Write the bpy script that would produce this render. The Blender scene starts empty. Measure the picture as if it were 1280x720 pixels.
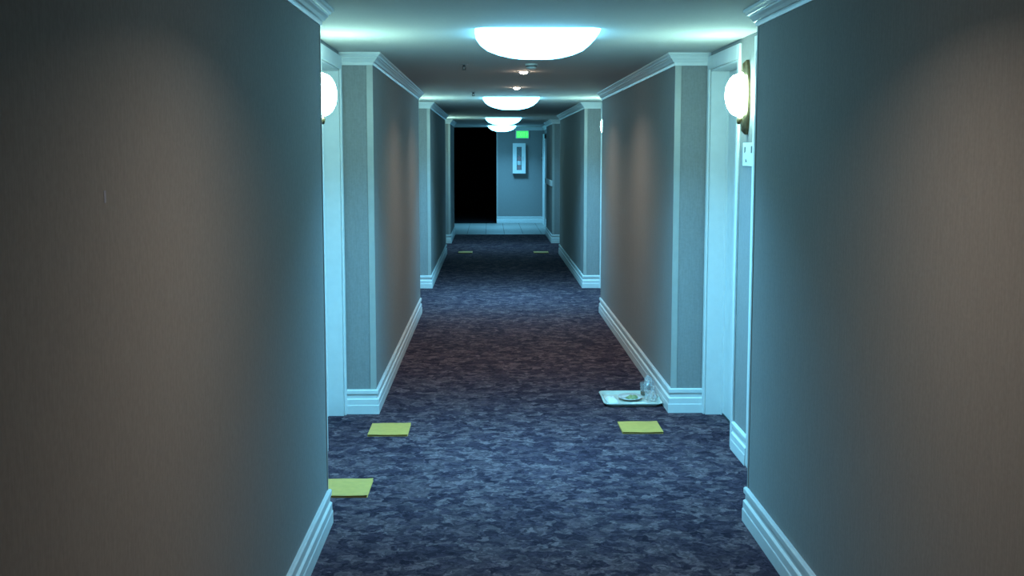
import bpy, math, random
from mathutils import Vector, noise
random.seed(7)

# ------------------------------------------------------------------ camera, world, exposure
F_PX, VX, VY, CAM_H = 1500.0, 612.0, 192.0, 1.73       # focal length and vanishing point, 1280x720 frame
scene = bpy.context.scene
C = scene.collection
pitch = math.atan((360 - VY) / F_PX)
yaw = math.atan((640 - VX) / F_PX * math.cos(pitch))
cam_data = bpy.data.cameras.new('camera')
cam_data.sensor_width = 36.0
cam_data.lens = 36.0 * F_PX / 1280.0
cam_data.clip_start = 0.05
cam = bpy.data.objects.new('camera', cam_data)
cam.location = (0, 0, CAM_H)
cam.rotation_euler = (math.pi / 2 - pitch, 0, -yaw)
C.objects.link(cam)
scene.camera = cam
world = bpy.data.worlds.new('world')
scene.world = world
world.use_nodes = True
world.node_tree.nodes['Background'].inputs[0].default_value = (0, 0, 0, 1)
world.node_tree.nodes['Background'].inputs[1].default_value = 0
vs = scene.view_settings
vs.view_transform = 'Standard'
vs.look = 'None'
vs.exposure = 0.0
vs.gamma = 1.0
vs.use_curve_mapping = False

# lamp colours and radiance: fluorescent ceiling bowls, sconces, warm bulbs
FLUO = ((0.155, 0.66, 1.05), 15.0)
FLUO_DOWN = ((0.165, 0.64, 1.04), 76.0, 140)      # colour, watts, beam spread in degrees below the prismatic bowl
SCONCE = ((0.50, 1.0, 0.88), 68.0)
WARM = ((1.0, 0.80, 0.62), 140.0)
WARM_BEAM = ((1.0, 0.82, 0.64), 10.0, 145)      # reflector lamp: colour, watts, beam spread in degrees

# ------------------------------------------------------------------ dimensions (metres)
CEIL = 2.38
XM = {-1: 0.762, 1: 1.215}       # corridor walls
XR = {-1: 0.970, 1: 1.435}       # walls of the door bays
XS = {-1: 1.085, 1: 1.550}       # door leaves
BAYS = [(5.50, 7.91), (13.02, 15.44), (20.80, 23.25)]
Y_BACK, Y_CARPET, Y_FAR = -1.6, 25.82, 30.0
DOOR_W, DOOR_H, CASING = 0.90, 2.270, 0.05
SIDE = {-1: 'left', 1: 'right'}

# ------------------------------------------------------------------ materials
def mat(name):
    m = bpy.data.materials.new(name)
    m.use_nodes = True
    nt = m.node_tree
    b = nt.nodes['Principled BSDF']
    return m, nt, b

def N(nt, kind, **kw):
    n = nt.nodes.new(kind)
    for k, v in kw.items():
        setattr(n, k, v)
    return n

def ramp(nt, stops, interp='LINEAR'):
    r = nt.nodes.new('ShaderNodeValToRGB')
    r.color_ramp.interpolation = interp
    e = r.color_ramp.elements
    while len(e) < len(stops):
        e.new(0.5)
    for el, (p, c) in zip(e, stops):
        el.position = p
        el.color = (*c, 1)
    return r

def coords(nt, scale=(1, 1, 1)):
    g = N(nt, 'ShaderNodeNewGeometry')
    mp = N(nt, 'ShaderNodeMapping')
    mp.inputs['Scale'].default_value = scale
    nt.links.new(g.outputs['Position'], mp.inputs['Vector'])
    return mp.outputs['Vector']

def plain(name, col, rough=0.5, var=0.06, scale=30, bump=0.0, metal=0.0, spec=0.5):
    """a colour with faint procedural variation and optional fine relief"""
    m, nt, b = mat(name)
    v = coords(nt)
    n = N(nt, 'ShaderNodeTexNoise')
    n.inputs['Scale'].default_value = scale
    n.inputs['Detail'].default_value = 4
    nt.links.new(v, n.inputs['Vector'])
    r = ramp(nt, [(0.3, tuple(c * (1 - var) for c in col)), (0.7, tuple(min(1, c * (1 + var)) for c in col))])
    nt.links.new(n.outputs['Fac'], r.inputs['Fac'])
    nt.links.new(r.outputs['Color'], b.inputs['Base Color'])
    b.inputs['Roughness'].default_value = rough
    b.inputs['Metallic'].default_value = metal
    b.inputs['Specular IOR Level'].default_value = spec
    if bump:
        bp = N(nt, 'ShaderNodeBump')
        bp.inputs['Strength'].default_value = bump
        bp.inputs['Distance'].default_value = 0.002
        nt.links.new(n.outputs['Fac'], bp.inputs['Height'])
        nt.links.new(bp.outputs['Normal'], b.inputs['Normal'])
    return m

def emissive(name, col, strength, base=(0.8, 0.8, 0.8)):
    m, nt, b = mat(name)
    b.inputs['Base Color'].default_value = (*base, 1)
    b.inputs['Emission Color'].default_value = (*col, 1)
    b.inputs['Emission Strength'].default_value = strength
    return m

def wallpaper():
    m, nt, b = mat('taupe_wallpaper')
    v = coords(nt, (160, 160, 14))                    # vertical slubs
    n = N(nt, 'ShaderNodeTexNoise'); n.inputs['Scale'].default_value = 1; n.inputs['Detail'].default_value = 5
    nt.links.new(v, n.inputs['Vector'])
    v2 = coords(nt, (70, 70, 70))
    n2 = N(nt, 'ShaderNodeTexNoise'); n2.inputs['Scale'].default_value = 1; n2.inputs['Detail'].default_value = 6
    nt.links.new(v2, n2.inputs['Vector'])
    mx = N(nt, 'ShaderNodeMath', operation='ADD')
    nt.links.new(n.outputs['Fac'], mx.inputs[0]); nt.links.new(n2.outputs['Fac'], mx.inputs[1])
    r = ramp(nt, [(0.38, (0.258, 0.245, 0.240)), (0.62, (0.300, 0.286, 0.280))])
    half = N(nt, 'ShaderNodeMath', operation='MULTIPLY'); half.inputs[1].default_value = 0.5
    nt.links.new(mx.outputs[0], half.inputs[0]); nt.links.new(half.outputs[0], r.inputs['Fac'])
    nt.links.new(r.outputs['Color'], b.inputs['Base Color'])
    b.inputs['Roughness'].default_value = 0.75
    b.inputs['Specular IOR Level'].default_value = 0.10
    bp = N(nt, 'ShaderNodeBump'); bp.inputs['Strength'].default_value = 0.12; bp.inputs['Distance'].default_value = 0.0012
    nt.links.new(mx.outputs[0], bp.inputs['Height']); nt.links.new(bp.outputs['Normal'], b.inputs['Normal'])
    return m

def carpet():
    m, nt, b = mat('patterned_carpet')
    v = coords(nt)
    d = N(nt, 'ShaderNodeTexNoise'); d.inputs['Scale'].default_value = 14; d.inputs['Detail'].default_value = 3
    nt.links.new(v, d.inputs['Vector'])
    sub = N(nt, 'ShaderNodeVectorMath', operation='SUBTRACT'); sub.inputs[1].default_value = (0.5, 0.5, 0.5)
    nt.links.new(d.outputs['Color'], sub.inputs[0])
    sc = N(nt, 'ShaderNodeVectorMath', operation='SCALE'); sc.inputs['Scale'].default_value = 0.16
    nt.links.new(sub.outputs[0], sc.inputs[0])
    add = N(nt, 'ShaderNodeVectorMath', operation='ADD')
    nt.links.new(v, add.inputs[0]); nt.links.new(sc.outputs[0], add.inputs[1])
    v1 = N(nt, 'ShaderNodeTexVoronoi', feature='SMOOTH_F1'); v1.inputs['Scale'].default_value = 16; v1.inputs['Smoothness'].default_value = 0.25
    nt.links.new(add.outputs[0], v1.inputs['Vector'])
    sep = N(nt, 'ShaderNodeSeparateColor'); nt.links.new(v1.outputs['Color'], sep.inputs[0])
    r1 = ramp(nt, [(0.0, (0.030, 0.020, 0.032)), (0.4, (0.053, 0.035, 0.050)), (0.65, (0.086, 0.055, 0.067)), (1.0, (0.128, 0.085, 0.096))])
    nt.links.new(sep.outputs[0], r1.inputs['Fac'])
    v2 = N(nt, 'ShaderNodeTexVoronoi', feature='SMOOTH_F1'); v2.inputs['Scale'].default_value = 46; v2.inputs['Smoothness'].default_value = 0.35
    nt.links.new(add.outputs[0], v2.inputs['Vector'])
    sep2 = N(nt, 'ShaderNodeSeparateColor'); nt.links.new(v2.outputs['Color'], sep2.inputs[0])
    r2 = ramp(nt, [(0.1, (0.62, 0.64, 0.68)), (0.5, (0.95, 0.95, 0.95)), (0.9, (1.5, 1.45, 1.4))], 'LINEAR')
    nt.links.new(sep2.outputs[1], r2.inputs['Fac'])
    mul = N(nt, 'ShaderNodeMix', data_type='RGBA', blend_type='MULTIPLY'); mul.inputs[0].default_value = 1.0
    nt.links.new(r1.outputs[0], mul.inputs[6]); nt.links.new(r2.outputs[0], mul.inputs[7])
    fn = N(nt, 'ShaderNodeTexNoise'); fn.inputs['Scale'].default_value = 260; fn.inputs['Detail'].default_value = 2
    nt.links.new(v, fn.inputs['Vector'])
    r3 = ramp(nt, [(0.3, (0.75, 0.75, 0.75)), (0.7, (1.2, 1.2, 1.2))])
    nt.links.new(fn.outputs['Fac'], r3.inputs['Fac'])
    mul2 = N(nt, 'ShaderNodeMix', data_type='RGBA', blend_type='MULTIPLY'); mul2.inputs[0].default_value = 1.0
    nt.links.new(mul.outputs[2], mul2.inputs[6]); nt.links.new(r3.outputs[0], mul2.inputs[7])
    nt.links.new(mul2.outputs[2], b.inputs['Base Color'])
    b.inputs['Roughness'].default_value = 0.9
    b.inputs['Specular IOR Level'].default_value = 0.03
    bp = N(nt, 'ShaderNodeBump'); bp.inputs['Strength'].default_value = 0.5; bp.inputs['Distance'].default_value = 0.004
    nt.links.new(fn.outputs['Fac'], bp.inputs['Height']); nt.links.new(bp.outputs['Normal'], b.inputs['Normal'])
    return m

def clear(name, col, haze):
    """thin clear plastic or glass: mostly see-through with a glossy skin"""
    m = bpy.data.materials.new(name); m.use_nodes = True
    nt = m.node_tree
    nt.nodes.clear()
    out = N(nt, 'ShaderNodeOutputMaterial')
    tr = N(nt, 'ShaderNodeBsdfTransparent'); tr.inputs[0].default_value = (*col, 1)
    pr = N(nt, 'ShaderNodeBsdfPrincipled'); pr.inputs['Roughness'].default_value = 0.12
    pr.inputs['Base Color'].default_value = (*[min(1, c * 0.85) for c in col], 1)
    n = N(nt, 'ShaderNodeTexNoise'); n.inputs['Scale'].default_value = 40
    nt.links.new(coords(nt), n.inputs['Vector'])
    r = ramp(nt, [(0.3, (haze * 0.6,) * 3), (0.7, (min(1, haze * 1.4),) * 3)])
    nt.links.new(n.outputs['Fac'], r.inputs['Fac'])
    mx = N(nt, 'ShaderNodeMixShader')
    nt.links.new(r.outputs['Color'], mx.inputs[0]); nt.links.new(tr.outputs[0], mx.inputs[1]); nt.links.new(pr.outputs[0], mx.inputs[2])
    nt.links.new(mx.outputs[0], out.inputs[0])
    return m

M = {
    'wall': wallpaper(),
    'carpet': carpet(),
    'ceiling': plain('painted_ceiling', (0.56, 0.53, 0.50), 0.85, 0.03, 60, 0.25, spec=0.2),
    'trim': plain('white_gloss_trim', (0.71, 0.71, 0.70), 0.38, 0.03, 18),
    'door': plain('painted_door', (0.70, 0.71, 0.70), 0.42, 0.04, 14),
    'guard': plain('vinyl_corner_guard', (0.40, 0.385, 0.36), 0.4, 0.04, 20),
    'tile': plain('pale_floor_tile', (0.27, 0.26, 0.245), 0.45, 0.10, 9),
    'grout': plain('dark_grout', (0.16, 0.15, 0.14), 0.9, 0.1, 50),
    'unlit': plain('unlit_room_darkness', (0.012, 0.012, 0.014), 0.9, 0.1, 5, spec=0.1),  # near-black base colour stands in for the darkness of the unlit room
    'bronze': plain('aged_bronze', (0.16, 0.11, 0.06), 0.4, 0.2, 60, metal=0.7),
    'steel': plain('brushed_steel', (0.55, 0.55, 0.55), 0.35, 0.08, 80, metal=0.9),
    'dark_metal': plain('dark_metal', (0.05, 0.05, 0.055), 0.5, 0.1, 50, metal=0.3),
    'white_plastic': plain('white_plastic', (0.74, 0.74, 0.72), 0.4, 0.03, 20),
    'yellow': plain('yellow_cover', (0.58, 0.33, 0.07), 0.55, 0.07, 25),
    'pages': plain('yellow_page_edges', (0.30, 0.20, 0.05), 0.8, 0.15, 200),
    'tray': plain('tray_plastic', (0.62, 0.64, 0.56), 0.35, 0.05, 25),
    'china': plain('glazed_china', (0.78, 0.79, 0.76), 0.18, 0.02, 12),
    'napkin': plain('white_napkin', (0.86, 0.87, 0.87), 0.85, 0.03, 60, 0.3),
    'paper': plain('white_paper', (0.84, 0.85, 0.84), 0.7, 0.03, 60),
    'food': plain('green_leftovers', (0.30, 0.36, 0.16), 0.6, 0.3, 90, 0.6),
    'brown': plain('brown_drink', (0.16, 0.07, 0.02), 0.25, 0.1, 30),
    'red': plain('red_enamel', (0.42, 0.03, 0.03), 0.3, 0.05, 20),
    'scuff': plain('pale_scuff', (0.32, 0.33, 0.44), 0.7, 0.1, 300),
    'plaque': plain('pale_plaque', (0.72, 0.74, 0.70), 0.4, 0.03, 40),
    'mark': plain('dark_lettering', (0.10, 0.11, 0.10), 0.6, 0.1, 100),
    'glass': clear('clear_glass', (0.94, 0.96, 0.96), 0.14),
    'wrap': clear('clear_plastic_film', (0.93, 0.93, 0.94), 0.34),
    'fluo': emissive('fluorescent_diffuser', *FLUO),
    'fluo_old': emissive('ageing_fluorescent_diffuser', FLUO[0], FLUO[1] * 0.5),
    'sconce': emissive('sconce_glass', *SCONCE),
    'warm': emissive('warm_bulb', *WARM),
    'exit': emissive('exit_green', (0.06, 1.0, 0.18), 0.95, (0.01, 0.08, 0.02)),
    'exit_text': emissive('exit_letters', (0.16, 1.0, 0.30), 1.05, (0.01, 0.08, 0.02)),
}

# ------------------------------------------------------------------ mesh helpers
class MB:
    def __init__(self):
        self.v, self.f = [], []
    def add(self, verts, faces):
        o = len(self.v)
        self.v += [tuple(p) for p in verts]
        self.f += [tuple(i + o for i in q) for q in faces]
        return self
    def box(self, x0, x1, y0, y1, z0, z1):
        x0, x1 = min(x0, x1), max(x0, x1)
        return self.add([(x0, y0, z0), (x1, y0, z0), (x1, y1, z0), (x0, y1, z0), (x0, y0, z1), (x1, y0, z1), (x1, y1, z1), (x0, y1, z1)],
                        [(0, 3, 2, 1), (4, 5, 6, 7), (0, 1, 5, 4), (1, 2, 6, 5), (2, 3, 7, 6), (3, 0, 4, 7)])
    def lathe(self, prof, n=24, c=(0, 0, 0), axis='z'):
        """prof: list of (r, h); r == 0 makes a pole"""
        rings = []
        for r, h in prof:
            ring = []
            cnt = 1 if r < 1e-6 else n
            for k in range(cnt):
                a = 2 * math.pi * k / n
                p = (r * math.cos(a), r * math.sin(a), h)
                if axis == 'x': p = (h, p[0], p[1])
                if axis == 'y': p = (p[0], h, p[1])
                ring.append(len(self.v)); self.v.append((p[0] + c[0], p[1] + c[1], p[2] + c[2]))
            rings.append(ring)
        for a, b in zip(rings, rings[1:]):
            for k in range(n):
                k2 = (k + 1) % n
                if len(a) == 1 and len(b) == 1: continue
                if len(a) == 1: self.f.append((a[0], b[k2], b[k]))
                elif len(b) == 1: self.f.append((a[k], a[k2], b[0]))
                else: self.f.append((a[k], a[k2], b[k2], b[k]))
        return self
    def rings(self, rings, cap0=True, cap1=True):
        """loft closed rings of equal count"""
        o = len(self.v); n = len(rings[0])
        for r in rings: self.v += [tuple(p) for p in r]
        for i in range(len(rings) - 1):
            for k in range(n):
                k2 = (k + 1) % n
                self.f.append((o + i * n + k, o + i * n + k2, o + (i + 1) * n + k2, o + (i + 1) * n + k))
        if cap0: self.f.append(tuple(o + k for k in reversed(range(n))))
        if cap1: self.f.append(tuple(o + (len(rings) - 1) * n + k for k in range(n)))
        return self
    def tube(self, pts, r, n=10):
        rs = []
        for i, p in enumerate(pts):
            p = Vector(p)
            t = (Vector(pts[min(i + 1, len(pts) - 1)]) - Vector(pts[max(i - 1, 0)])).normalized()
            u = t.cross(Vector((0, 0, 1)))
            if u.length < 1e-4: u = Vector((1, 0, 0))
            u.normalize(); w = u.cross(t)
            rs.append([p + (u * math.cos(2 * math.pi * k / n) + w * math.sin(2 * math.pi * k / n)) * r for k in range(n)])
        return self.rings(rs)
    def build(self, name, m, parent=None, smooth=False, bevel=0):
        me = bpy.data.meshes.new(name)
        me.from_pydata(self.v, [], self.f)
        me.validate(); me.update()
        import bmesh
        bm = bmesh.new(); bm.from_mesh(me); bmesh.ops.recalc_face_normals(bm, faces=bm.faces); bm.to_mesh(me); bm.free()
        if smooth:
            for p in me.polygons: p.use_smooth = True
        me.materials.append(M[m])
        o = bpy.data.objects.new(name, me)
        C.objects.link(o)
        if parent: o.parent = parent
        if bevel:
            bv = o.modifiers.new('bevel', 'BEVEL'); bv.width = bevel; bv.segments = 2; bv.limit_method = 'ANGLE'
        return o

def empty(name, loc, rz=0):
    o = bpy.data.objects.new(name, None)
    o.empty_display_size = 0.1
    o.location = loc; o.rotation_euler = (0, 0, rz)
    C.objects.link(o)
    return o

def tag(o, label=None, cat=None, group=None, kind=None):
    if label: o['label'] = label
    if cat: o['category'] = cat
    if group: o['group'] = group
    if kind: o['kind'] = kind
    return o

def sweep(mb, path, prof, side, z0=0.0):
    """profile (d, z) along a 2D path with mitred corners; side = +1: offsets to the left of travel"""
    P = [Vector(p) for p in path]
    rings = []
    for i, p in enumerate(P):
        def nrm(a, b):
            d = (b - a).normalized()
            return Vector((-d.y, d.x)) * side
        if i == 0: m = nrm(P[0], P[1])
        elif i == len(P) - 1: m = nrm(P[-2], P[-1])
        else:
            n1, n2 = nrm(P[i - 1], p), nrm(p, P[i + 1])
            m = (n1 + n2); m = m / (m.dot(n1))
        rings.append([(p.x + m.x * d, p.y + m.y * d, z0 + z) for d, z in prof])
    return mb.rings(rings)

BASE_PROF = [(-0.002, 0), (0.021, 0), (0.021, 0.058), (0.018, 0.063), (0.018, 0.098), (0.009, 0.106), (0.009, 0.128), (0.017, 0.137), (0.017, 0.158), (0.011, 0.165), (-0.002, 0.165)]
CROWN_PROF = [(-0.002, -0.080), (0.008, -0.080), (0.011, -0.068), (0.011, -0.061), (0.019, -0.058), (0.026, -0.046), (0.036, -0.036), (0.036, -0.029), (0.044, -0.027), (0.049, -0.018), (0.058, -0.013), (0.058, 0.0), (-0.002, 0.0)]

# ------------------------------------------------------------------ the shell: floor, ceiling, walls
fl = MB().box(-2.2, 2.2, Y_BACK - 0.2, Y_CARPET, -0.12, 0.0).build('floor', 'carpet')
tag(fl, 'dark blue and mauve mottled carpet along the corridor', kind='structure')
tb = MB().box(-2.6, 2.2, Y_CARPET, Y_FAR + 0.0, -0.12, -0.006).build('floor', 'grout')
tag(tb, 'pale tiled floor at the far end of the corridor', kind='structure')
tw, tl, gap = 0.405, 0.405, 0.012
tile_me = None
ny = int((Y_FAR - 0.02 - Y_CARPET) / tl)
for j in range(ny):
    for i in range(8):
        x, y = -1.70 + i * tw, Y_CARPET + 0.01 + j * (Y_FAR - 0.02 - Y_CARPET) / ny
        if tile_me is None:
            h = 0.006
            w, l = tw - gap, tl - gap
            mb = MB().rings([[(0, 0, -h), (w, 0, -h), (w, l, -h), (0, l, -h)], [(0, 0, -0.002), (w, 0, -0.002), (w, l, -0.002), (0, l, -0.002)],
                             [(.003, .003, 0), (w - .003, .003, 0), (w - .003, l - .003, 0), (.003, l - .003, 0)]])
            o = mb.build('tile', 'tile', tb); tile_me = o.data
        else:
            o = bpy.data.objects.new('tile', tile_me); C.objects.link(o); o.parent = tb
        o.location = (x, y, 0)
th = MB().box(-0.762, 1.215, Y_CARPET - 0.02, Y_CARPET + 0.02, 0, 0.006).build('trim_1', 'steel')
tag(th, 'thin metal threshold strip where carpet meets tile', kind='structure')

ce = MB().box(-2.6, 2.2, Y_BACK - 0.2, Y_FAR + 0.2, CEIL, CEIL + 0.12).build('ceiling', 'ceiling')
tag(ce, 'flat painted corridor ceiling', kind='structure')

def door_spans(b):
    """the two door openings (y0, y1) of a bay"""
    a, c = b
    return [(a + 0.06, a + 0.06 + DOOR_W), (c - 0.06 - DOOR_W, c - 0.06)]

walls = {}
for s in (-1, 1):
    mb = MB()
    out = s * 2.1
    prev = Y_BACK
    for b in BAYS:
        mb.box(s * XM[s], out, prev, b[0], 0, CEIL)                  # corridor wall between bays
        y = b[0]
        for d0, d1 in door_spans(b):
            mb.box(s * XR[s], out, y, d0, 0, CEIL)
            mb.box(s * XR[s], out, d0, d1, DOOR_H, CEIL)
            mb.box(s * (XS[s] + 0.045), out, d0, d1, 0, DOOR_H)      # solid behind the leaf
            y = d1
        mb.box(s * XR[s], out, y, b[1], 0, CEIL)
        prev = b[1]
    mb.box(s * XM[s], out, prev, Y_CARPET, 0, CEIL)
    w = mb.build('wall_' + SIDE[s], 'wall')
    tag(w, 'taupe papered wall on the %s of the corridor' % SIDE[s], kind='structure')
    walls[s] = w
tag(MB().box(-0.762, 1.215, Y_BACK - 0.12, Y_BACK, 0, CEIL).build('wall_back', 'wall'), 'taupe wall closing the corridor behind', kind='structure')

# lobby beyond the carpet: side walls, end wall with an open unlit room beside it
XL_LOB, XR_LOB, X_OPEN = -1.75, 1.345, 0.176
tag(MB().box(XL_LOB - 0.3, XL_LOB, Y_CARPET, Y_FAR, 0, CEIL).build('wall_lobby_left', 'wall'), 'lobby side wall left of the tiles', kind='structure')
tag(MB().box(XR_LOB, 2.1, Y_CARPET, Y_FAR, 0, CEIL).build('wall_lobby_right', 'wall'), 'lobby side wall right of the tiles', kind='structure')
tag(MB().box(X_OPEN, 2.1, Y_FAR, Y_FAR + 0.16, 0, CEIL).build('wall_end', 'wall'), 'pale end wall with exit sign and cabinet', kind='structure')
rm = MB().box(-4.0, X_OPEN, Y_FAR, Y_FAR + 8, -0.1, -0.004)
rm.box(-4.0, -3.9, Y_FAR, Y_FAR + 8, 0, CEIL).box(X_OPEN + 0.9, X_OPEN + 1.0, Y_FAR + 0.17, Y_FAR + 8, 0, CEIL).box(-4, X_OPEN + 1, Y_FAR + 7.9, Y_FAR + 8, 0, CEIL)
rm.box(-4, X_OPEN + 1, Y_FAR + 0.2, Y_FAR + 8, CEIL, CEIL + 0.1).box(X_OPEN, X_OPEN + 1, Y_FAR + 0.17, Y_FAR + 8, -0.1, -0.004)
rm.box(-4.0, XL_LOB, Y_FAR, Y_FAR + 0.16, 0, CEIL)
tag(rm.build('wall_dark_room', 'unlit'), 'unlit dark room beyond the end of the corridor', kind='structure')

# ------------------------------------------------------------------ baseboards, crowns, corner guards
def base_run(s, path):
    o = sweep(MB(), path, BASE_PROF, s).build('baseboard_' + SIDE[s], 'trim')
    return tag(o, 'white stepped baseboard on the %s wall' % SIDE[s], kind='structure')
trim_no = [1]
def trim(o, label):
    trim_no[0] += 1
    o.name = 'trim_%d' % trim_no[0]
    return tag(o, label, kind='structure')

for s in (-1, 1):
    segs = [(Y_BACK, BAYS[0][0]), (BAYS[0][1], BAYS[1][0]), (BAYS[1][1], BAYS[2][0]), (BAYS[2][1], Y_CARPET)]
    for k, (a, c) in enumerate(segs):
        m, r = s * XM[s], s * XR[s]
        path = []
        if k > 0: path.append((r, a))
        path += [(m, a), (m, c)]
        if k < 3: path.append((r, c))
        # travelling +y on the left wall the room is to the right (-1); on the right wall to the left (+1)
        base_run(s, path)
        o = sweep(MB(), path, CROWN_PROF, s, CEIL).build('crown', 'trim')
        trim(o, 'white stepped crown moulding along the %s wall' % SIDE[s])
        for yy, d in ((a, -1), (c, 1)):
            if (k == 0 and d == -1): continue
            g = MB().box(m, m + s * 0.036, yy, yy + d * 0.004, 0.165, CEIL - 0.080)
            g.box(m, m - s * 0.003, yy - d * 0.012, yy + d * 0.004, 0.165, CEIL - 0.080)
            trim(g.build('guard', 'guard'), 'pale vertical guard strip on a wall corner')
    # between the two doors of each bay
    for b in BAYS:
        (a0, a1), (c0, c1) = door_spans(b)
        base_run(s, [(s * XR[s], a1 + CASING), (s * XR[s], c0 - CASING)])
# end wall and lobby
base = sweep(MB(), [(XR_LOB, Y_CARPET), (XR_LOB, Y_FAR), (X_OPEN, Y_FAR)], BASE_PROF, 1).build('baseboard_end', 'trim')
tag(base, 'white baseboard under the end wall', kind='structure')
trim(sweep(MB(), [(XR_LOB, Y_CARPET), (XR_LOB, Y_FAR), (X_OPEN, Y_FAR)], CROWN_PROF, 1, CEIL).build('crown', 'trim'), 'white crown moulding over the end wall')
trim(MB().box(1.215, 1.185, 23.30, Y_CARPET, 1.10, 1.21).build('rail', 'trim', bevel=0.006), 'white chair rail on the short wall before the tiles')
trim(MB().box(X_OPEN - 0.004, X_OPEN + 0.03, Y_FAR - 0.006, Y_FAR + 0.16, 0.0, CEIL).build('edge', 'guard'), 'pale corner strip beside the dark opening')
trim(MB().box(XR_LOB - 0.045, XR_LOB, 28.55, 28.75, 0, 2.2).box(XR_LOB - 0.045, XR_LOB, 29.5, 29.65, 0, 2.2).box(XR_LOB - 0.045, XR_LOB, 28.55, 29.65, 2.08, 2.2).build('side_casing', 'trim', bevel=0.004), 'white door casing on the lobby side wall')

# ------------------------------------------------------------------ doors
door_no = [0]
def make_door(s, d0, d1, label, leaf_handle_near=True):
    door_no[0] += 1
    root = empty('door_%d' % door_no[0], (s * XS[s], (d0 + d1) / 2, 0))
    tag(root, label, kind='structure')
    bx, by = s * XS[s], (d0 + d1) / 2
    def B(mb, x0, x1, y0, y1, z0, z1):
        return mb.box(x0 - bx, x1 - bx, y0 - by, y1 - by, z0, z1)
    w = s * XR[s]; p = w - s * 0.016           # casing stands proud of the wall
    cs = MB()
    B(cs, p, w, d0 - CASING, d0, 0, DOOR_H + 0.085); B(cs, p, w, d1, d1 + CASING, 0, DOOR_H + 0.085)
    B(cs, p, w, d0, d1, DOOR_H, DOOR_H + 0.085)
    cs.build('casing', 'trim', root, bevel=0.005)
    jb = MB(); sl = s * (XS[s] + 0.045); t = 0.012
    B(jb, w, sl, d0, d0 + t, 0, DOOR_H); B(jb, w, sl, d1 - t, d1, 0, DOOR_H); B(jb, w, sl, d0, d1, DOOR_H - t, DOOR_H)
    jb.build('jamb', 'trim', root)
    st = MB(); q = s * XS[s] - s * 0.014
    B(st, q, s * XS[s], d0 + t, d0 + t + 0.012, 0, DOOR_H - t); B(st, q, s * XS[s], d1 - t - 0.012, d1 - t, 0, DOOR_H - t)
    st.build('door_stop', 'trim', root)
    lf = MB(); B(lf, s * XS[s], sl - s * 0.002, d0 + t + 0.003, d1 - t - 0.003, 0.012, DOOR_H - t - 0.003)
    leaf = lf.build('leaf', 'door', root)
    hy = d0 + 0.075 - by
    hd = MB().box(0, -s * 0.006, hy - 0.025, hy + 0.025, 0.93, 1.17)
    hd.tube([(0, hy, 1.02), (-s * 0.045, hy, 1.02), (-s * 0.05, hy + 0.01, 1.02), (-s * 0.05, hy + 0.11, 1.02)], 0.009)
    hd.build('handle', 'steel', leaf)
    sw = MB(); B(sw, s * XS[s], s * XS[s] - s * 0.006, d0 + t, d1 - t, 0.002, 0.010)
    sw.build('door_sweep', 'dark_metal', root)
where = ['in the first bay', 'in the middle bay', 'in the bay nearest the tiled floor']
for k, b in enumerate(BAYS):
    for s in (-1, 1):
        for j, (d0, d1) in enumerate(door_spans(b)):
            make_door(s, d0, d1, 'white painted door %s, %s wall, %s sconce' % (where[k], SIDE[s], 'before' if j == 0 else 'beyond'))

# ------------------------------------------------------------------ ceiling fixtures
def squircle(r, n=40, p=4.0):
    pts = []
    for k in range(n):
        a = 2 * math.pi * k / n + math.pi / n
        c, sn = math.cos(a), math.sin(a)
        q = (abs(c) ** p + abs(sn) ** p) ** (-1 / p)
        pts.append((r * q * c, r * q * sn))
    return pts
BOWL = [(0.332, -0.001), (0.328, -0.014), (0.306, -0.046), (0.268, -0.078), (0.212, -0.104), (0.150, -0.122), (0.100, -0.131)]
def make_ceiling_light(x, y, label, power=1.0):
    root = empty('ceiling_light', (x, y, CEIL))
    tag(root, label, 'ceiling light', 'square fluorescent bowls along the corridor ceiling')
    pl = MB().rings([[(px, py, 0) for px, py in squircle(0.310, p=9)], [(px, py, -0.010) for px, py in squircle(0.310, p=9)]])
    pl.build('mounting_frame', 'white_plastic', root)
    bw = MB().rings([[(px, py, z) for px, py in squircle(r, p=4 + 8 * (r / 0.332) ** 4)] for r, z in BOWL], cap0=False)
    bw.build('diffuser', 'fluo' if power > 0.6 else 'fluo_old', root, smooth=True)
    ld = bpy.data.lights.new('fluorescent_tubes', 'AREA')
    ld.shape = 'SQUARE'; ld.size = 0.30
    ld.color = FLUO_DOWN[0]; ld.energy = FLUO_DOWN[1] * power; ld.spread = math.radians(FLUO_DOWN[2])
    lo = bpy.data.objects.new('fluorescent_tubes', ld); C.objects.link(lo)
    lo.parent = root; lo.location = (0, 0, -0.136)
for x, y, lab, pw in ((0.255, 6.66, 'glowing square bowl light over the bay with three yellow booklets', 1.0),
                  (0.255, 14.33, 'glowing square bowl light over the middle bay', 1.0),
                  (0.255, 22.33, 'glowing square bowl light over the bay nearest the tiles', 0.3),
                  (0.295, 28.65, 'glowing square bowl light over the tiled floor', 0.62)):
    make_ceiling_light(x, y, lab, pw)

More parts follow.
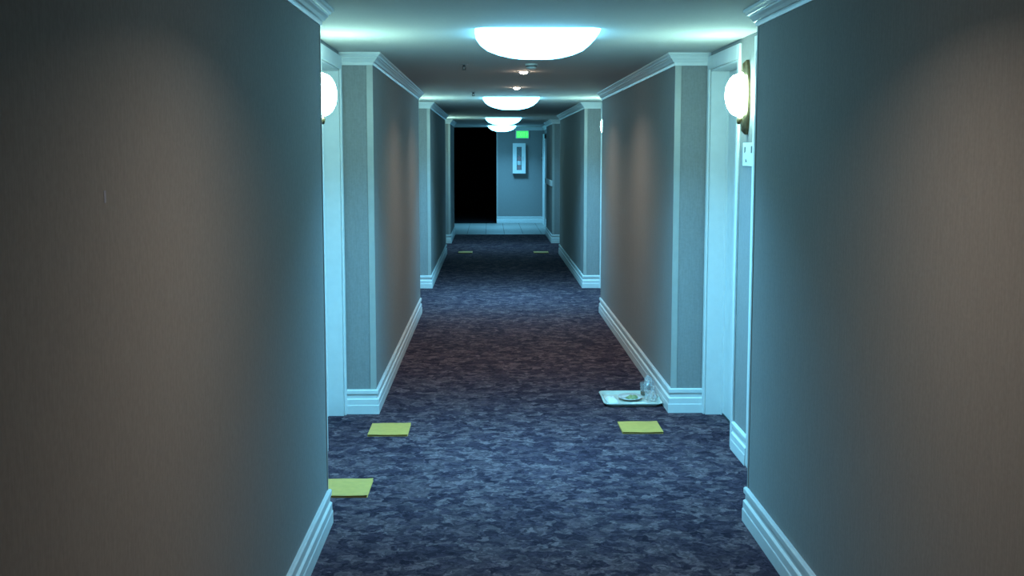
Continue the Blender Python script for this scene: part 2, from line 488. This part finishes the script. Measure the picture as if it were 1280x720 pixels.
def make_downlight(x, y, label):
    root = empty('downlight', (x, y, CEIL))
    tag(root, label, 'downlight', 'small warm downlights between the bays')
    MB().lathe([(0.030, 0.0), (0.046, 0.0), (0.046, -0.003), (0.040, -0.006), (0.030, -0.005)], 28).build('trim_ring', 'white_plastic', root, smooth=True)
    MB().lathe([(0.030, -0.001), (0.032, -0.008), (0.027, -0.014), (0.017, -0.019), (0, -0.021)], 24).build('bulb', 'warm', root, smooth=True)
    ld = bpy.data.lights.new('reflector_lamp', 'AREA')
    ld.shape = 'DISK'; ld.size = 0.05
    ld.color = WARM_BEAM[0]; ld.energy = WARM_BEAM[1]; ld.spread = math.radians(WARM_BEAM[2])
    lo = bpy.data.objects.new('reflector_lamp', ld); C.objects.link(lo)
    lo.parent = root; lo.location = (0, 0, -0.023)
make_downlight(0.270, 2.95, 'small warm bulb downlight between the near walls')
make_downlight(0.272, 9.68, 'small warm bulb downlight just beyond the white smoke detector')
make_downlight(0.268, 11.98, 'small warm bulb downlight closest to the middle bay light')

def make_sprinkler(x, y, label):
    root = empty('sprinkler', (x, y, CEIL))
    tag(root, label, 'sprinkler', 'pendent sprinklers on the ceiling')
    MB().lathe([(0.0, 0), (0.03, 0), (0.028, -0.004), (0.012, -0.006), (0, -0.006)], 20).build('escutcheon', 'steel', root, smooth=True)
    fr = MB().lathe([(0.009, -0.005), (0.009, -0.018), (0.006, -0.020)], 12)
    for sx in (-1, 1):
        fr.tube([(sx * 0.008, 0, -0.017), (sx * 0.013, 0, -0.028), (sx * 0.004, 0, -0.040)], 0.003, 6)
    fr.build('frame', 'dark_metal', root)
    MB().lathe([(0, -0.040), (0.015, -0.040), (0.015, -0.043), (0, -0.043)], 14).build('deflector', 'dark_metal', root)
make_sprinkler(-0.185, 8.90, 'dark sprinkler head on the ceiling near the big square light')
make_sprinkler(-0.172, 12.90, 'dark sprinkler head on the ceiling just before the middle bay')

det = empty('smoke_detector', (0.305, 8.86, CEIL))
tag(det, 'small pale smoke detector on the ceiling beside a warm bulb', 'smoke detector')
MB().lathe([(0, 0), (0.046, 0), (0.046, -0.010), (0, -0.010)], 28).build('base', 'white_plastic', det)
MB().lathe([(0.038, -0.009), (0.038, -0.030), (0.028, -0.038), (0, -0.040)], 28).build('cover', 'white_plastic', det, smooth=True)
MB().lathe([(0.0385, -0.014), (0.040, -0.016), (0.040, -0.020), (0.0385, -0.022)], 28).build('vent_ring', 'dark_metal', det)

# ------------------------------------------------------------------ wall sconces
def make_sconce(s, y, label, z=2.04):
    x = s * XR[s]
    root = empty('wall_sconce', (x, y, z))
    tag(root, label, 'wall sconce', 'half-bowl sconces between the doors')
    # backplate: a tall pointed bronze lozenge
    prof = [(-0.205, 0.008), (-0.17, 0.032), (-0.10, 0.056), (0.0, 0.068), (0.10, 0.056), (0.17, 0.032), (0.205, 0.008)]
    ring = [(yy, zz) for zz, yy in prof] + [(-yy, zz) for zz, yy in reversed(prof)]
    MB().rings([[(0, a, b) for a, b in ring], [(-s * 0.016, a, b) for a, b in ring], [(-s * 0.036, a * 0.55, b * 0.90) for a, b in ring]]).build('backplate', 'bronze', root)
    # glass: half of an elongated bowl standing off the wall
    rings = []
    nz, na = 14, 16
    for i in range(nz + 1):
        t = -1 + 2 * i / nz
        r = math.sqrt(max(0.0, 1 - abs(t) ** 2.2)) * (1.0 if t > 0 else 1.0)
        zz = 0.012 + 0.125 * t
        ring = []
        for k in range(na + 1):
            a = -math.pi / 2 + math.pi * k / na
            ring.append((-s * (0.034 + 0.095 * max(r, 0.03) * math.cos(a)), 0.082 * max(r, 0.03) * math.sin(a), zz))
        rings.append(ring)
    MB().rings(rings).build('glass_bowl', 'sconce', root, smooth=True)
    MB().lathe([(0, -0.150), (0.008, -0.147), (0.012, -0.138), (0.014, -0.122), (0.010, -0.112)], 14, c=(-s * 0.05, 0, 0)).build('finial', 'bronze', root, smooth=True)
SCONCE_LABELS = {(0, 1): 'lit half-bowl sconce with bronze backplate above the number plaque',
                 (0, -1): 'lit half-bowl sconce straight across from the number plaque',
                 (1, 1): 'lit half-bowl sconce in the middle bay, on the tray side of the corridor',
                 (1, -1): 'lit half-bowl sconce in the middle bay, across the corridor from the tray side',
                 (2, -1): 'lit half-bowl sconce in the bay nearest the tiled floor'}
for k, b in enumerate(BAYS):
    (a0, a1), (c0, c1) = door_spans(b)
    for s in (-1, 1):
        if k == 2 and s == 1: continue
        make_sconce(s, (a1 + c0) / 2, SCONCE_LABELS[(k, s)])

# small number plaque under the right sconce
pq = empty('number_plaque', (XR[1], 6.665, 1.735))
tag(pq, 'small pale plaque with dark marks under the bronze-backed sconce', 'plaque')
MB().box(-0.006, 0, -0.15, 0.13, -0.075, 0.055).build('plate', 'plaque', pq, bevel=0.002)
for q in ([(0.055, 0.085, 0.005, 0.032), (0.068, 0.085, -0.002, 0.005)], [(-0.115, -0.085, -0.002, 0.036)], [(0.02, 0.05, -0.052, -0.043), (0.035, 0.05, -0.043, -0.035)]):
    mk = MB()
    for y0, y1, z0, z1 in q:
        mk.box(-0.007, -0.005, y0, y1, z0, z1)
    mk.build('mark', 'mark', pq)

# pale nick on the left corridor wall
MB().box(-0.7625, -0.7613, 2.390, 2.402, 1.633, 1.657).build('scuff_mark', 'scuff', walls[-1])

# ------------------------------------------------------------------ yellow booklets on the carpet
def make_booklet(x0, x1, y0, y1, label, rot=0.0):
    cx, cy = (x0 + x1) / 2, (y0 + y1) / 2
    root = empty('booklet', (cx, cy, 0), rot)
    tag(root, label, 'booklet', 'yellow booklets left in front of the doors')
    w, l = (x1 - x0) / 2, (y1 - y0) / 2
    MB().box(-w + 0.004, w - 0.004, -l + 0.004, l - 0.004, 0.0015, 0.010).build('pages', 'pages', root)
    cv = MB()
    n = 6
    top = []
    for j in range(n + 1):
        for i in range(n + 1):
            u, v = i / n * 2 - 1, j / n * 2 - 1
            lift = 0.004 * max(0, u) ** 3 * max(0, v) ** 2 + 0.0012 * math.sin(3 * u + 2 * v)
            top.append((u * w, v * l, 0.0115 + lift))
    k = (n + 1) ** 2
    cv.add(top + [(p[0], p[1], p[2] - 0.0015) for p in top],
           [(j * (n + 1) + i, j * (n + 1) + i + 1, (j + 1) * (n + 1) + i + 1, (j + 1) * (n + 1) + i) for j in range(n) for i in range(n)] +
           [(k + j * (n + 1) + i, k + (j + 1) * (n + 1) + i, k + (j + 1) * (n + 1) + i + 1, k + j * (n + 1) + i + 1) for j in range(n) for i in range(n)])
    cv.box(-w, w, -l, l, 0, 0.0015).box(-w, -w + 0.0015, -l, l, 0, 0.0115)
    cv.build('cover', 'yellow', root)
make_booklet(-0.755, -0.508, 7.25, 7.57, 'yellow booklet lying whole on the carpet across from the food tray')
make_booklet(0.822, 1.077, 7.29, 7.59, 'yellow booklet on the carpet in front of the food tray')
make_booklet(-0.868, -0.622, 5.93, 6.245, 'yellow booklet partly hidden behind a wall corner')
make_booklet(-0.552, -0.305, 20.88, 21.20, 'yellow booklet on dark far carpet, on the dark opening side')
make_booklet(0.770, 1.030, 20.86, 21.18, 'yellow booklet on dark far carpet, on the extinguisher cabinet side')

# ------------------------------------------------------------------ room-service tray and what lies on it
TX, TY = 0.986, 8.30
tr = empty('serving_tray', (TX, TY, 0))
tag(tr, 'pale plastic serving tray on the carpet against the baseboard', 'tray')
def rr(w, l, r=0.05, n=5):
    pts = []
    for cx, cy, a0 in ((w - r, l - r, 0), (-w + r, l - r, 90), (-w + r, -l + r, 180), (w - r, -l + r, 270)):
        for k in range(n + 1):
            a = math.radians(a0 + 90 * k / n)
            pts.append((cx + r * math.cos(a), cy + r * math.sin(a)))
    return pts
def R(w, l, z, r=0.05): return [(x, y, z) for x, y in rr(w, l, r)]
tm = MB().rings([R(.178, .205, .000), R(.195, .225, .022), R(.203, .233, .024), R(.203, .233, .021)], cap1=False)
MB().rings([R(.176, .203, .0), R(.193, .223, .020), R(.203, .233, .022), R(.203, .233, .026), R(.192, .222, .026), R(.174, .201, .004)]).build('tray_body', 'tray', tr, smooth=False)
for sx in (-1, 1):
    MB().tube([(sx * 0.198, -0.05, 0.025), (sx * 0.200, -0.045, 0.034), (sx * 0.200, 0.045, 0.034), (sx * 0.198, 0.05, 0.025)], 0.004, 8).build('handle', 'tray', tr)

pl = empty('oval_plate', (TX + 0.003, TY + 0.02, 0.005))
tag(pl, 'oval white plate with green leftovers on the tray', 'plate')
pm = MB()
prof = [(0.0, 0.004), (0.55, 0.004), (0.72, 0.008), (1.0, 0.020), (1.0, 0.023), (0.70, 0.012), (0.55, 0.0075), (0, 0.0075)]
rings = []
for q, z in prof:
    q = max(q, 0.001)
    rings.append([(0.085 * q * math.cos(2 * math.pi * k / 32), 0.108 * q * math.sin(2 * math.pi * k / 32), z) for k in range(32)])
pm.rings(rings).build('dish', 'china', pl, smooth=True)
fm = MB(); rings = []
for q, z in ((1, 0), (0.9, 0.010), (0.6, 0.018), (0.2, 0.020)):
    rings.append([((0.042 + 0.009 * math.sin(3 * a)) * q * math.cos(a) + 0.012, (0.05 + 0.010 * math.sin(5 * a)) * q * math.sin(a) - 0.01, 0.008 + z * (1 + 0.3 * math.sin(4 * a)))
                  for a in [2 * math.pi * k / 28 for k in range(28)]])
fm.rings(rings).build('leftovers', 'food', pl, smooth=True)

def soft_pad(w, l, h, amp, seed, n=12):
    """a puffy folded cloth: grid top over a flat underside"""
    top, bot = [], []
    for j in range(n + 1):
        for i in range(n + 1):
            u, v = i / n * 2 - 1, j / n * 2 - 1
            e = (1 - abs(u) ** 6) * (1 - abs(v) ** 6)
            z = h * (0.25 + 0.75 * e) + amp * noise.noise(Vector((u * 1.7 + seed, v * 1.7, seed))) * e
            top.append((u * w * (1 + 0.06 * noise.noise(Vector((v * 2, seed, 0)))), v * l * (1 + 0.06 * noise.noise(Vector((u * 2, 0, seed)))), z))
    bot = [(p[0], p[1], 0) for p in top]
    k = (n + 1) ** 2
    fs = []
    for j in range(n):
        for i in range(n):
            a = j * (n + 1) + i
            fs.append((a, a + 1, a + n + 2, a + n + 1)); fs.append((k + a, k + a + n + 1, k + a + n + 2, k + a + 1))
    edge = [i for i in range(n + 1)] + [j * (n + 1) + n for j in range(1, n + 1)] + [n * (n + 1) + i for i in range(n - 1, -1, -1)] + [j * (n + 1) for j in range(n - 1, 0, -1)]
    for a, b in zip(edge, edge[1:] + edge[:1]):
        fs.append((a, k + a, k + b, b))
    return MB().add(top + bot, fs)

nk = soft_pad(0.034, 0.078, 0.030, 0.010, 3.1).build('napkin', 'napkin', smooth=True)
nk.location = (TX - 0.137, TY - 0.060, 0.006); nk.rotation_euler = (0, 0, 0.10)
tag(nk, 'bright white folded napkin on the tray corner away from the wall', 'napkin')
pp = soft_pad(0.062, 0.030, 0.012, 0.008, 8.4).build('paper_wrapper', 'paper', smooth=True)
pp.location = (TX + 0.045, TY - 0.155, 0.006); pp.rotation_euler = (0, 0, -0.05)
tag(pp, 'flat white paper wrapper on the tray edge beside the napkin', 'wrapper')

gl = empty('tumbler', (TX + 0.120, TY + 0.160, 0.005))
tag(gl, 'clear tumbler with brown dregs on the tray', 'glass')
MB().lathe([(0, 0), (0.026, 0), (0.033, 0.095), (0.031, 0.095), (0.0245, 0.006), (0, 0.006)], 24).build('glass_wall', 'glass', gl, smooth=True)
MB().lathe([(0, 0.0065), (0.0243, 0.0065), (0.026, 0.030), (0, 0.030)], 24).build('drink', 'brown', gl)

# crumpled clear plastic film leaning on the baseboard
wm = MB(); nu, nv = 20, 12
rings = []
for i in range(nv + 1):
    t = i / nv
    ring = []
    for k in range(nu):
        a = 2 * math.pi * k / nu
        r = (0.032 * (1 - t ** 1.8 * 0.55) + 0.012) * (1 + 0.55 * noise.noise(Vector((math.cos(a) * 2.2, math.sin(a) * 2.2, t * 3.5))) + 0.25 * noise.noise(Vector((math.cos(a) * 6, math.sin(a) * 6, t * 8))))
        if t > 0.97: r *= 0.4
        ring.append((0.85 * r * math.cos(a) + 0.012 * math.sin(t * 5), 2.1 * r * math.sin(a) - 0.03 * t, 0.155 * t * (1 + 0.10 * math.sin(3 * a))))
    rings.append(ring)
wr = wm.rings(rings, cap0=False).build('plastic_wrap', 'wrap')
wr.location = (TX + 0.136, TY + 0.02, 0.008)
tag(wr, 'crumpled clear plastic wrap bunched on the tray near the baseboard', 'plastic wrap')

# ------------------------------------------------------------------ exit sign, extinguisher cabinet and alarm pull at the end wall
ex = empty('exit_sign', (0.815, Y_FAR, 2.20))
tag(ex, 'glowing green exit sign high on the end wall', 'exit sign')
MB().box(-0.175, 0.165, -0.045, 0, -0.10, 0.10).build('housing', 'white_plastic', ex, bevel=0.006)
MB().box(-0.150, 0.145, -0.050, -0.044, -0.085, 0.085).build('face', 'exit', ex)
def letters(parent):
    L = MB(); y0, y1 = -0.053, -0.049; h = 0.055; t = 0.013
    def bar(x0, x1, z0, z1): L.box(x0, x1, y0, y1, z0, z1)
    x = -0.125
    bar(x, x + t, -h, h); [bar(x, x + 0.04, z - t / 2, z + t / 2) for z in (-h + t / 2, 0, h - t / 2)]
    x = -0.072
    for sg in (-1, 1):
        L.add([(x + 0.02 - sg * 0.02 - t / 2, yy, -h) for yy in (y0, y1)] + [(x + 0.02 - sg * 0.02 + t / 2, yy, -h) for yy in (y0, y1)] +
              [(x + 0.02 + sg * 0.02 - t / 2, yy, h) for yy in (y0, y1)] + [(x + 0.02 + sg * 0.02 + t / 2, yy, h) for yy in (y0, y1)],
              [(0, 2, 6, 4), (1, 5, 7, 3), (0, 4, 5, 1), (2, 3, 7, 6), (0, 1, 3, 2), (4, 6, 7, 5)])
    bar(-0.014, -0.001, -h, h)
    bar(0.015, 0.062, h - t, h); bar(0.032, 0.045, -h, h)
    L.build('letters', 'exit_text', parent)
    ch = MB()
    for sg in (-1, 1):
        ch.add([(0.085, y0, sg * 0.045), (0.100, y0, sg * 0.045), (0.128, y0, 0), (0.113, y0, 0), (0.085, y1, sg * 0.045), (0.100, y1, sg * 0.045), (0.128, y1, 0), (0.113, y1, 0)],
               [(0, 1, 2, 3), (4, 7, 6, 5), (0, 4, 5, 1), (1, 5, 6, 2), (2, 6, 7, 3), (3, 7, 4, 0)])
    ch.build('chevron', 'exit_text', parent)
letters(ex)

cb = empty('extinguisher_cabinet', (0.731, Y_FAR, 1.24))
tag(cb, 'white extinguisher cabinet with narrow glass door on the end wall', 'cabinet')
W2, HC, D = 0.160, 0.745, 0.14
bd = MB().box(-W2, W2, -0.012, 0, 0, HC).box(-W2, -W2 + 0.012, -D, 0, 0, HC).box(W2 - 0.012, W2, -D, 0, 0, HC).box(-W2, W2, -D, 0, 0, 0.012).box(-W2, W2, -D, 0, HC - 0.012, HC)
bd.build('body', 'white_plastic', cb)
MB().box(-W2 + 0.012, W2 - 0.012, -0.016, -0.012, 0.012, HC - 0.012).build('lining', 'dark_metal', cb)
dr = MB().box(-W2, -0.062, -D - 0.022, -D - 0.001, 0, HC).box(0.062, W2, -D - 0.022, -D - 0.001, 0, HC).box(-0.062, 0.062, -D - 0.022, -D - 0.001, 0, 0.085).box(-0.062, 0.062, -D - 0.022, -D - 0.001, HC - 0.09, HC)
dro = dr.build('door', 'white_plastic', cb)
MB().box(-0.062, 0.062, -D - 0.012, -D - 0.009, 0.085, HC - 0.09).build('pane', 'glass', dro)
MB().box(0.085, 0.10, -D - 0.042, -D - 0.022, 0.32, 0.42).build('handle', 'steel', dro, bevel=0.003)
fe = empty('fire_extinguisher', (0.731, Y_FAR - 0.078, 1.2525))
tag(fe, 'red fire extinguisher inside the white end wall cabinet', 'extinguisher')
MB().lathe([(0, 0), (0.048, 0), (0.052, 0.01), (0.052, 0.34), (0.040, 0.385), (0.018, 0.41), (0.018, 0.43), (0, 0.43)], 24).build('cylinder', 'red', fe, smooth=True)
MB().lathe([(0.0525, 0.20), (0.0535, 0.205), (0.0535, 0.29), (0.0525, 0.295)], 24).build('label_band', 'paper', fe)
MB().box(-0.012, 0.012, -0.045, 0.02, 0.43, 0.47).box(-0.010, 0.010, -0.055, 0.01, 0.475, 0.488).build('valve', 'dark_metal', fe)
MB().tube([(0.012, 0, 0.45), (0.045, 0, 0.45), (0.0575, 0, 0.41), (0.0575, 0, 0.12)], 0.005, 8).build('hose', 'dark_metal', fe)

al = empty('alarm_pull', (XR_LOB, 29.83, 1.64))
tag(al, 'small dark alarm box on the lobby side wall beside the casing', 'alarm box')
MB().box(-0.05, 0, -0.06, 0.06, -0.09, 0.09).build('box', 'dark_metal', al, bevel=0.006)
MB().box(-0.062, -0.05, -0.04, 0.04, -0.03, 0.0).build('lever', 'steel', al)
